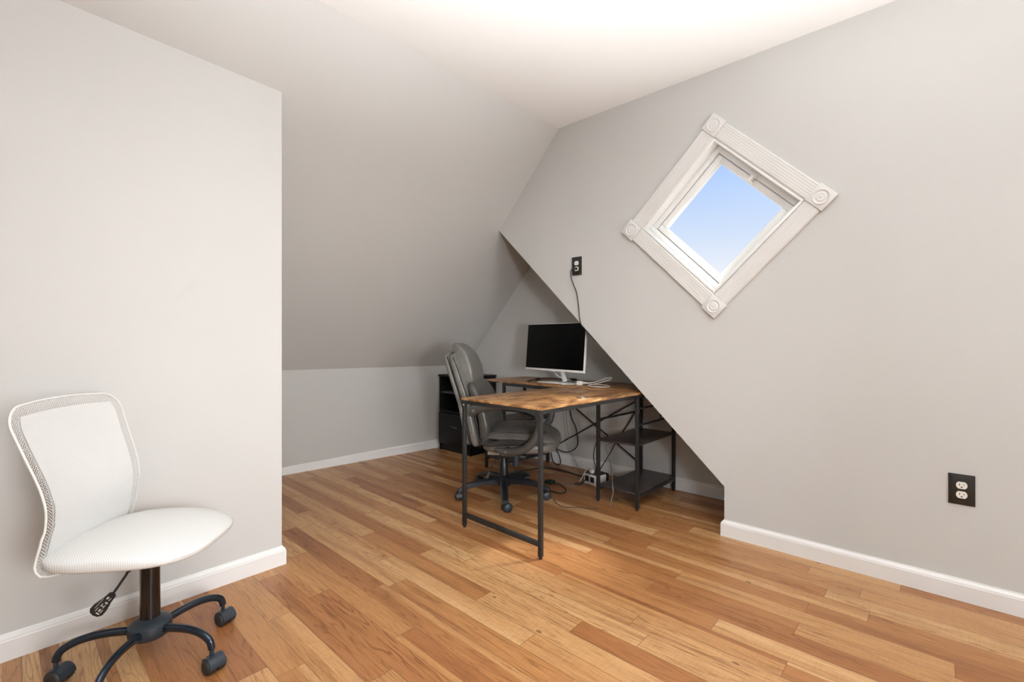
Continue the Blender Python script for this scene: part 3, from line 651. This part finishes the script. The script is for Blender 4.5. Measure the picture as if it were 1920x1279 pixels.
# backrest: profile (x, z) from the hook under the seat up to the head, half width along it
BP = catmull([V3(-.120, 0, .398), V3(-.140, 0, .392), V3(-.165, 0, .396), V3(-.181, 0, .416), V3(-.178, 0, .445), V3(-.165, 0, .490), V3(-.152, 0, .550), V3(-.150, 0, .600), V3(-.164, 0, .660), V3(-.196, 0, .745), V3(-.222, 0, .815), V3(-.243, 0, .878)], 8)
acc = [0]
for i in range(1, len(BP)): acc.append(acc[-1] + (BP[i] - BP[i - 1]).length)
SL = acc[-1]
def prof_at(s):
    s = max(0, min(SL, s))
    for i in range(1, len(acc)):
        if acc[i] >= s:
            t = (s - acc[i - 1]) / max(1e-9, acc[i] - acc[i - 1]); return BP[i - 1].lerp(BP[i], t), (BP[i] - BP[i - 1]).normalized()
    return BP[-1], (BP[-1] - BP[-2]).normalized()
RC = .055
def halfw(s, m=0.0):
    t = s / SL
    w = .186 + (.006 if t < .3 else 0) + .030 * max(0, (t - .30) / .70) ** 1.1
    if s > SL - RC: w = w - RC + math.sqrt(max(0, RC * RC - (s - (SL - RC)) ** 2))
    if s < .05: w *= .80 + .20 * s / .05
    return w - m
def back_pt(s, w, off=0.0):
    p, d = prof_at(s); n = V3(d.z, 0, -d.x); q = w / .215; t = s / SL
    return V3(p.x, w, p.z) + n * (off - .020 * (1 - q * q) * max(0, min(1, (t - .2) / .3))) + V3(0, 0, .022 * (1 - q * q) * max(0, (t - .75) / .25))
# frame loop round the edge
loop = []
n = 34
for i in range(n + 1): s = SL * (i / n) if i < n else SL; loop.append((min(s, SL - .0005), 1))
path = [back_pt(s, halfw(s)) for s, _ in loop if s < SL - RC]
for i in range(9):
    a = PI / 2 * i / 8; s = SL - RC + RC * math.sin(a); path.append(back_pt(s, halfw(SL - RC) - RC + RC * math.cos(a)))
wt = halfw(SL - RC) - RC
for i in range(1, 10): path.append(back_pt(SL, wt - 2 * wt * i / 10))
mir = [V3(p.x, -p.y, p.z) for p in reversed(path[:-9])]
MB().tube(path + mir, .0036, 8, 0).build('back_frame', M_FRAME_W, wc, 60)
for nm, off in (('mesh_back', .0055),):
    s0 = .012
    fn = lambda u, v: (lambda s: back_pt(s, (2 * v - 1) * halfw(s), off))(s0 + (SL - .002 - s0) * u)
    uvf = lambda u, v: ((2 * v - 1) * halfw(s0 + (SL - .002 - s0) * u), s0 + (SL - .002 - s0) * u)
    MB().grid(fn, 60, 30, uvf).build(nm, M_MESH, wc, 80, recalc=False)
MG = .030
def pad(u, v, off): 
    s = .055 + (SL - MG - .055) * u; k = halfw(min(s + MG * .8, SL)) 
    m = MG if s > SL - RC - MG else MG
    return back_pt(s, (2 * v - 1) * max(.01, halfw(min(s, SL - RC)) - MG - (0 if s < SL - RC - MG * .5 else max(0, s - (SL - RC - MG * .5)) ** 2 * 8)), off)
mb = MB(); mb.grid(lambda u, v: pad(u, v, .0035), 30, 16); mb.grid(lambda u, v: pad(u, v, -.0035), 30, 16)
mb.build('back_pad', M_FOAM, wc, 80)
# column, hub, legs
BO = to_local((-1.960, .332, 0), C_W, PH); TB = Matrix.Translation(BO)
MB().lathe([(.0290, .10), (.0290, .150), (.0285, .30), (.0280, .392)], TB).build('column', M_COLUMN, wc)
hub = MB(); hub.lathe([(.030, .086), (.052, .088), (.060, .098), (.062, .114), (.060, .130), (.050, .140), (.034, .147), (.030, .150)], TB).build('hub', M_CASTER, wc)
for k in range(5):
    a = math.radians(32 + 72 * k) - PH; ca, sa = math.cos(a), math.sin(a)
    P = [BO + V3(r * ca, r * sa, z) for r, z in ((.045, .113), (.10, .121), (.155, .122), (.200, .113), (.231, .094), (.240, .068))]
    l = MB(); l.tube(P, lambda t: .0135 - .002 * t, 14, 5, flat=.85); leg = l.build('leg', M_DARK_BLUE, wc)
    caster(wc, a, .240, .0245, .026, .066, math.radians((192, 198, 205, 222, 190)[k]) - PH, M_CASTER, M_WHEEL, at=BO)
lv = MB(); Lw = [V3(.03, -.03, .40), V3(-.0, -.10, .372), V3(-.023, -.150, .338), V3(-.045, -.190, .300)]
p0, p1, p2 = to_local((-1.80, .285, .415), C_W, PH), to_local((-1.772, .212, .338), C_W, PH), to_local((-1.803, .176, .286), C_W, PH)
lever = MB().tube([to_local((-1.80, .30, .412), C_W, PH), to_local((-1.742, .246, .405), C_W, PH), to_local((-1.748, .239, .392), C_W, PH), p1], .0036, 8, 4).build('lever', M_BLACK_PLASTIC, wc)
d = (p2 - p1).normalized(); sd = V3(d.z * 0 + 1, 0, 0); face = to_local((0, 0, 1.08), C_W, PH) - p1; face = (face - d * face.dot(d)).normalized(); sd = d.cross(face).normalized()
def pad_pt(t, w, h): return p1 + d * t + sd * w + face * h
out = [(-.004, -.006), (.0, -.010), (.02, -.012), (.048, -.019), (.060, -.019), (.070, -.012), (.073, 0), (.070, .012), (.060, .019), (.048, .019), (.02, .012), (.0, .010), (-.004, .006)]
mb = MB(); mb.prism([pad_pt(t, w, -.004) for t, w in out], face * .008); paddle = mb.build('paddle', M_BLACK_PLASTIC, lever)
mk = MB()
for t, w, dt, dw in ((.006, -.004, .010, .0015), (.006, .003, .008, .0035), (.022, -.004, .004, .007), (.030, .002, .010, .0016), (.030, -.006, .012, .0016), (.036, -.001, .0016, .009), (.046, -.010, .010, .002), (.047, -.004, .008, .004), (.046, .004, .012, .0015), (.060, -.006, .003, .010), (.018, .010, .034, .0009)):
    q = [pad_pt(t, w - dw / 2, .0041), pad_pt(t, w + dw / 2, .0041), pad_pt(t + dt, w + dw / 2, .0041), pad_pt(t + dt, w - dw / 2, .0041)]
    mk.prism(q, face * .0005)
mk.build('printed_marks', M_MARK, paddle)

# ------------------------------------------------------------------ grey leather office chair
PG = math.radians(30); C_G = (-2.231, 2.341)
gc = thing('office_chair', 'grey leather high-back office chair with loop arms pushed under the desk', 'chair', (*C_G, 0), PG)
def sheet(curve, hw, ht, e1=.45, e2=.45, crown=0.0, nu=40, nv=26):
    """cushion bent along a side-view curve of (x, z); hw, ht give half width and half thickness along it"""
    cc = catmull([V3(x, 0, z) for x, z in curve], 10); n = len(cc)
    def fn(a, b, c):
        t = (c + 1) / 2; i = min(n - 2, max(0, int(t * (n - 1)))); f = t * (n - 1) - i
        p = cc[i].lerp(cc[i + 1], f); dd = (cc[min(i + 2, n - 1)] - cc[max(i - 1, 0)]).normalized(); nn = V3(dd.z, 0, -dd.x)
        w = hw(t) if callable(hw) else hw; h = ht(t) if callable(ht) else ht
        return p + nn * (a * h + crown * (1 - b * b) * (1 if a > 0 else 0)) + V3(0, b * w, 0)
    mb = MB(); mb.superell(fn, e1, e2, nu, nv); return mb
sheet([(-.190, .375), (-.212, .50), (-.245, .65), (-.312, .84), (-.365, .990)], lambda t: .235 - .03 * t, .020, .35, .40).build('back_shell', M_LEATHER, gc, 60)
sheet([(-.140, .365), (-.165, .50), (-.200, .65), (-.268, .84), (-.322, .985)], lambda t: .240 - .035 * t, .030, .35, .45).build('backrest', M_LEATHER, gc, 60)
sheet([(-.085, .385), (-.085, .52), (-.125, .66), (-.200, .80)], lambda t: .225 - .02 * t, lambda t: .052 - .012 * t, .5, .55, -.018).build('lumbar_cushion', M_LEATHER_SHADED, gc, 60)
sheet([(-.205, .715), (-.222, .80), (-.240, .88), (-.275, .970), (-.345, 1.054)], lambda t: .100 + .044 * math.sin(PI * min(1, .08 + t * .98)) ** .8, lambda t: .030 + .032 * math.sin(PI * t) ** .8, .45, .38, -.014).build('headrest', M_LEATHER, gc, 60)
for sx in (-1, 1):
    MB().tube([(-.198, sx * .112, .765), (-.190, sx * .121, .84), (-.204, sx * .124, .905), (-.240, sx * .119, .970), (-.290, sx * .102, 1.025)], .0026, 6, 6).build('headrest_seam', M_STITCH, gc)
for sx in (-1, 1):
    MB().tube([(-.165, sx * .238, .37), (-.192, sx * .236, .50), (-.226, sx * .232, .65), (-.292, sx * .212, .84), (-.342, sx * .196, .965)], .0024, 6, 6).build('seam', M_PIPING, gc)
    MB().tube([(-.10, sx * .236, .375), (-.122, sx * .236, .50), (-.158, sx * .231, .63), (-.205, sx * .222, .74), (-.262, sx * .208, .88), (-.300, sx * .196, .965)], .0022, 6, 6).build('seam', M_PIPING, gc)
def seat_up(a, b, c):
    x = .138 + .250 * a; y = .252 * b
    z = .452 + .040 * c - .040 * max(0, a - .35) ** 2 - .012 * max(0, -a - .5) - .012 * b * b * (c > 0) + (.010 * (1 - a * a) * (1 - b * b) if c > 0 else 0)
    if a > 0: z -= .022 * a ** 3
    return V3(x, y, z)
mb = MB(); mb.superell(seat_up, .75, .62, 48, 20); mb.build('seat', M_LEATHER, gc, 60)
MB().superell(lambda a, b, c: V3(.132 + .215 * a, .205 * b, .478 + .024 * c - .03 * max(0, a) ** 3), .8, .6, 40, 12).build('seat_top', M_LEATHER_SHADED, gc, 60)
MB().superell(lambda a, b, c: V3(.133 + .256 * a - .012 * c * (a < 0), .248 * b, .382 + .046 * c + .006 * a), .55, .55, 48, 16).build('seat_base', M_LEATHER, gc, 60)
def arm_r(t):
    k = [(0, .022), (.06, .033), (.2, .024), (.38, .015), (.52, .020), (.62, .027), (.78, .026), (.9, .024), (1, .010)]
    for (a, x), (b, y) in zip(k, k[1:]):
        if t <= b: return (.027, x + (y - x) * (t - a) / (b - a))
    return (.02, .01)
for sx in (-1, 1):
    mb = MB(); mb.superell(lambda a, b, c: V3(.125 + .205 * a, sx * (.245 + .010 * c), .425 + .021 * b * (1 - .3 * a) + .012 * a - .02 * a * a), .5, 1.0, 36, 8); mb.planar_uv(0, 2); mb.build('side_vent', M_VENT, gc, 60)
    A = [(-.150, .600), (-.118, .634), (-.02, .652), (.10, .650), (.195, .638), (.262, .612), (.296, .570), (.292, .520), (.262, .452), (.205, .398), (.140, .376), (.060, .374), (.020, .384)]
    yy = lambda i: sx * (.262 + .030 * math.sin(PI * min(1, (i + 1) / 6)) if i < 6 else .292 - .022 * max(0, (i - 8)) / 4)
    mb = MB(); mb.tube([(x, yy(i), z) for i, (x, z) in enumerate(A)], arm_r, 14, 6, side=(0, 1, 0)); arm = mb.build('armrest', M_ARM, gc, 60)
    MB().tube([(x, sx * (abs(yy(i)) + .014), z - .012) for i, (x, z) in enumerate(A[1:6])], .006, 8, 6).build('arm_edge', M_PIPING, arm)
    MB().cyl((-.122, sx * .300, .628), (-.122, sx * .3185, .628), .010, .009, 14).build('bolt_cap', M_LEATHER, arm); MB().cyl((.085, sx * .285, .376), (.085, sx * .308, .376), .009, .008, 14).build('bolt_cap', M_LEATHER, arm)
    MB().cyl((-.125, sx * .22, .605), (-.125, sx * .275, .612), .018).build('arm_mount', M_BLACK_PLASTIC, arm); MB().cyl((.09, sx * .22, .38), (.09, sx * .275, .38), .018).build('arm_mount', M_BLACK_PLASTIC, arm)
    MB().tube([(-.095, sx * .236, .40), (-.04, sx * .248, .452), (.06, sx * .2535, .477), (.18, sx * .2525, .476), (.27, sx * .246, .466), (.33, sx * .232, .452)], .0014, 6, 6).build('stitching', M_STITCH, gc)
MB().box(-.10, .17, -.09, .09, .280, .306, .008).build('tilt_mechanism', M_BLACK_PLASTIC, gc)
MB().box(-.085, .10, -.115, .115, .304, .345, .004).build('seat_plate', M_CREAM_METAL, gc)
mb = MB(); mb.cyl((.105, -.09, .305), (.105, -.09, .235), .024, .022, 20); mb.build('tension_knob', M_CASTER, gc)
MB().lathe([(.031, .12), (.033, .15), (.030, .24), (.027, .245), (.027, .285), (.020, .290), (.020, .31)]).build('column', M_BASE, gc)
MB().lathe([(.030, .075), (.052, .080), (.056, .100), (.052, .128), (.040, .140), (.030, .145)]).build('hub', M_BASE, gc)
for k in range(5):
    a = math.radians(27 + 72 * k) - PG; ca, sa = math.cos(a), math.sin(a)
    rings = []
    for t in range(11):
        u = t / 10; r = .03 + .295 * u; zt = .138 - .012 * u - .050 * u ** 3; zb = .085 + .012 * math.sin(PI * u) - .022 * u ** 2; w = .030 - .009 * u
        if u == 1: zb = .055
        c = V3(r * ca, r * sa, 0); s = V3(-sa, ca, 0)
        rings.append([c - s * w + V3(0, 0, zb), c + s * w + V3(0, 0, zb), c + s * w + V3(0, 0, zt - .012), c + s * w * .55 + V3(0, 0, zt), c - s * w * .55 + V3(0, 0, zt), c - s * w + V3(0, 0, zt - .012)])
    MB().ringloft(rings).build('leg', M_BASE, gc, 40)
    caster(gc, a, .312, .0275, .024, .075, a + (.5, -.8, .3, 1.5, -1.2)[k], M_BLACK_PLASTIC, M_CASTER)
q0, q1, q2 = to_local((-2.165, 2.215, .318), C_G, PG), to_local((-2.203, 2.175, .205), C_G, PG), to_local((-2.222, 2.168, .160), C_G, PG)
lv = MB().tube([to_local((-2.20, 2.29, .322), C_G, PG), to_local((-2.135, 2.225, .330), C_G, PG), q0 * .6 + q1 * .4, q1], .0042, 8, 5).build('lever', M_BLACK_PLASTIC, gc)
MB().tube([q1, q1 * .5 + q2 * .5, q2], .0085, 10, 3).build('lever_grip', M_ARM, lv)

# ------------------------------------------------------------------ sky and lights
w = bpy.data.worlds.new('sky'); scene.world = w; w.use_nodes = True
nt = w.node_tree; bg = nt.nodes['Background']
tc = N(nt, 'ShaderNodeTexCoord'); sp = N(nt, 'ShaderNodeSeparateXYZ'); nt.links.new(tc.outputs['Generated'], sp.inputs[0])
nt.links.new(ramp(nt, sp.outputs[2], [(0.0, (.96, .97, 1.0)), (0.12, (.90, .93, 1.0)), (0.20, (.68, .80, 1.0)), (0.32, (.42, .62, 1.0)), (1.0, (.20, .42, .95))]), bg.inputs[0])
bg.inputs[1].default_value = 1.0
def area(name, loc, target, sx, sy, power, col=(1, 1, 1), spread=PI):
    l = bpy.data.lights.new(name, 'AREA'); l.shape = 'RECTANGLE'; l.size = sx; l.size_y = sy; l.energy = power; l.color = col; l.spread = spread
    o = bpy.data.objects.new(name, l); COL.objects.link(o); o.location = loc
    o.rotation_euler = (Vector(target) - Vector(loc)).to_track_quat('-Z', 'Y').to_euler()
    return o
area('dormer_daylight', (X_FAR + .62, .80, 1.13), (-2.3, .60, 1.0), .85, 1.1, 52, (.96, .985, 1.0))
area('bounce_flash', (.55, .20, .45), (.20, .50, 2.6), .9, .9, 112, (.955, .98, 1.0), math.radians(96))
area('side_fill', (.75, .25, 1.08), (-2.20, 1.60, .82), .35, .35, 12, (.965, .985, 1.0), math.radians(84))  # added fill lamp with no seen source, lifts left wall and nook
area('skylight_daylight', (-.25, 3.75, 3.7), (-1.15, 2.25, .85), .35, .35, 300, (.98, .99, 1.0))

# ------------------------------------------------------------------ camera
cam = bpy.data.cameras.new('camera'); co = bpy.data.objects.new('camera', cam); COL.objects.link(co)
co.location = (0, 0, CAM_H); co.rotation_euler = (PI / 2, 0, YAW)
cam.sensor_width = 36.0; cam.lens = 36.0 * 875.46 / 1920; cam.shift_y = (636.58 - 639.5) / 1920; cam.clip_start = .05
scene.camera = co
vs = scene.view_settings
vs.view_transform = 'Standard'; vs.look = 'None'; vs.exposure = 0.0; vs.gamma = 1.0; vs.use_curve_mapping = False
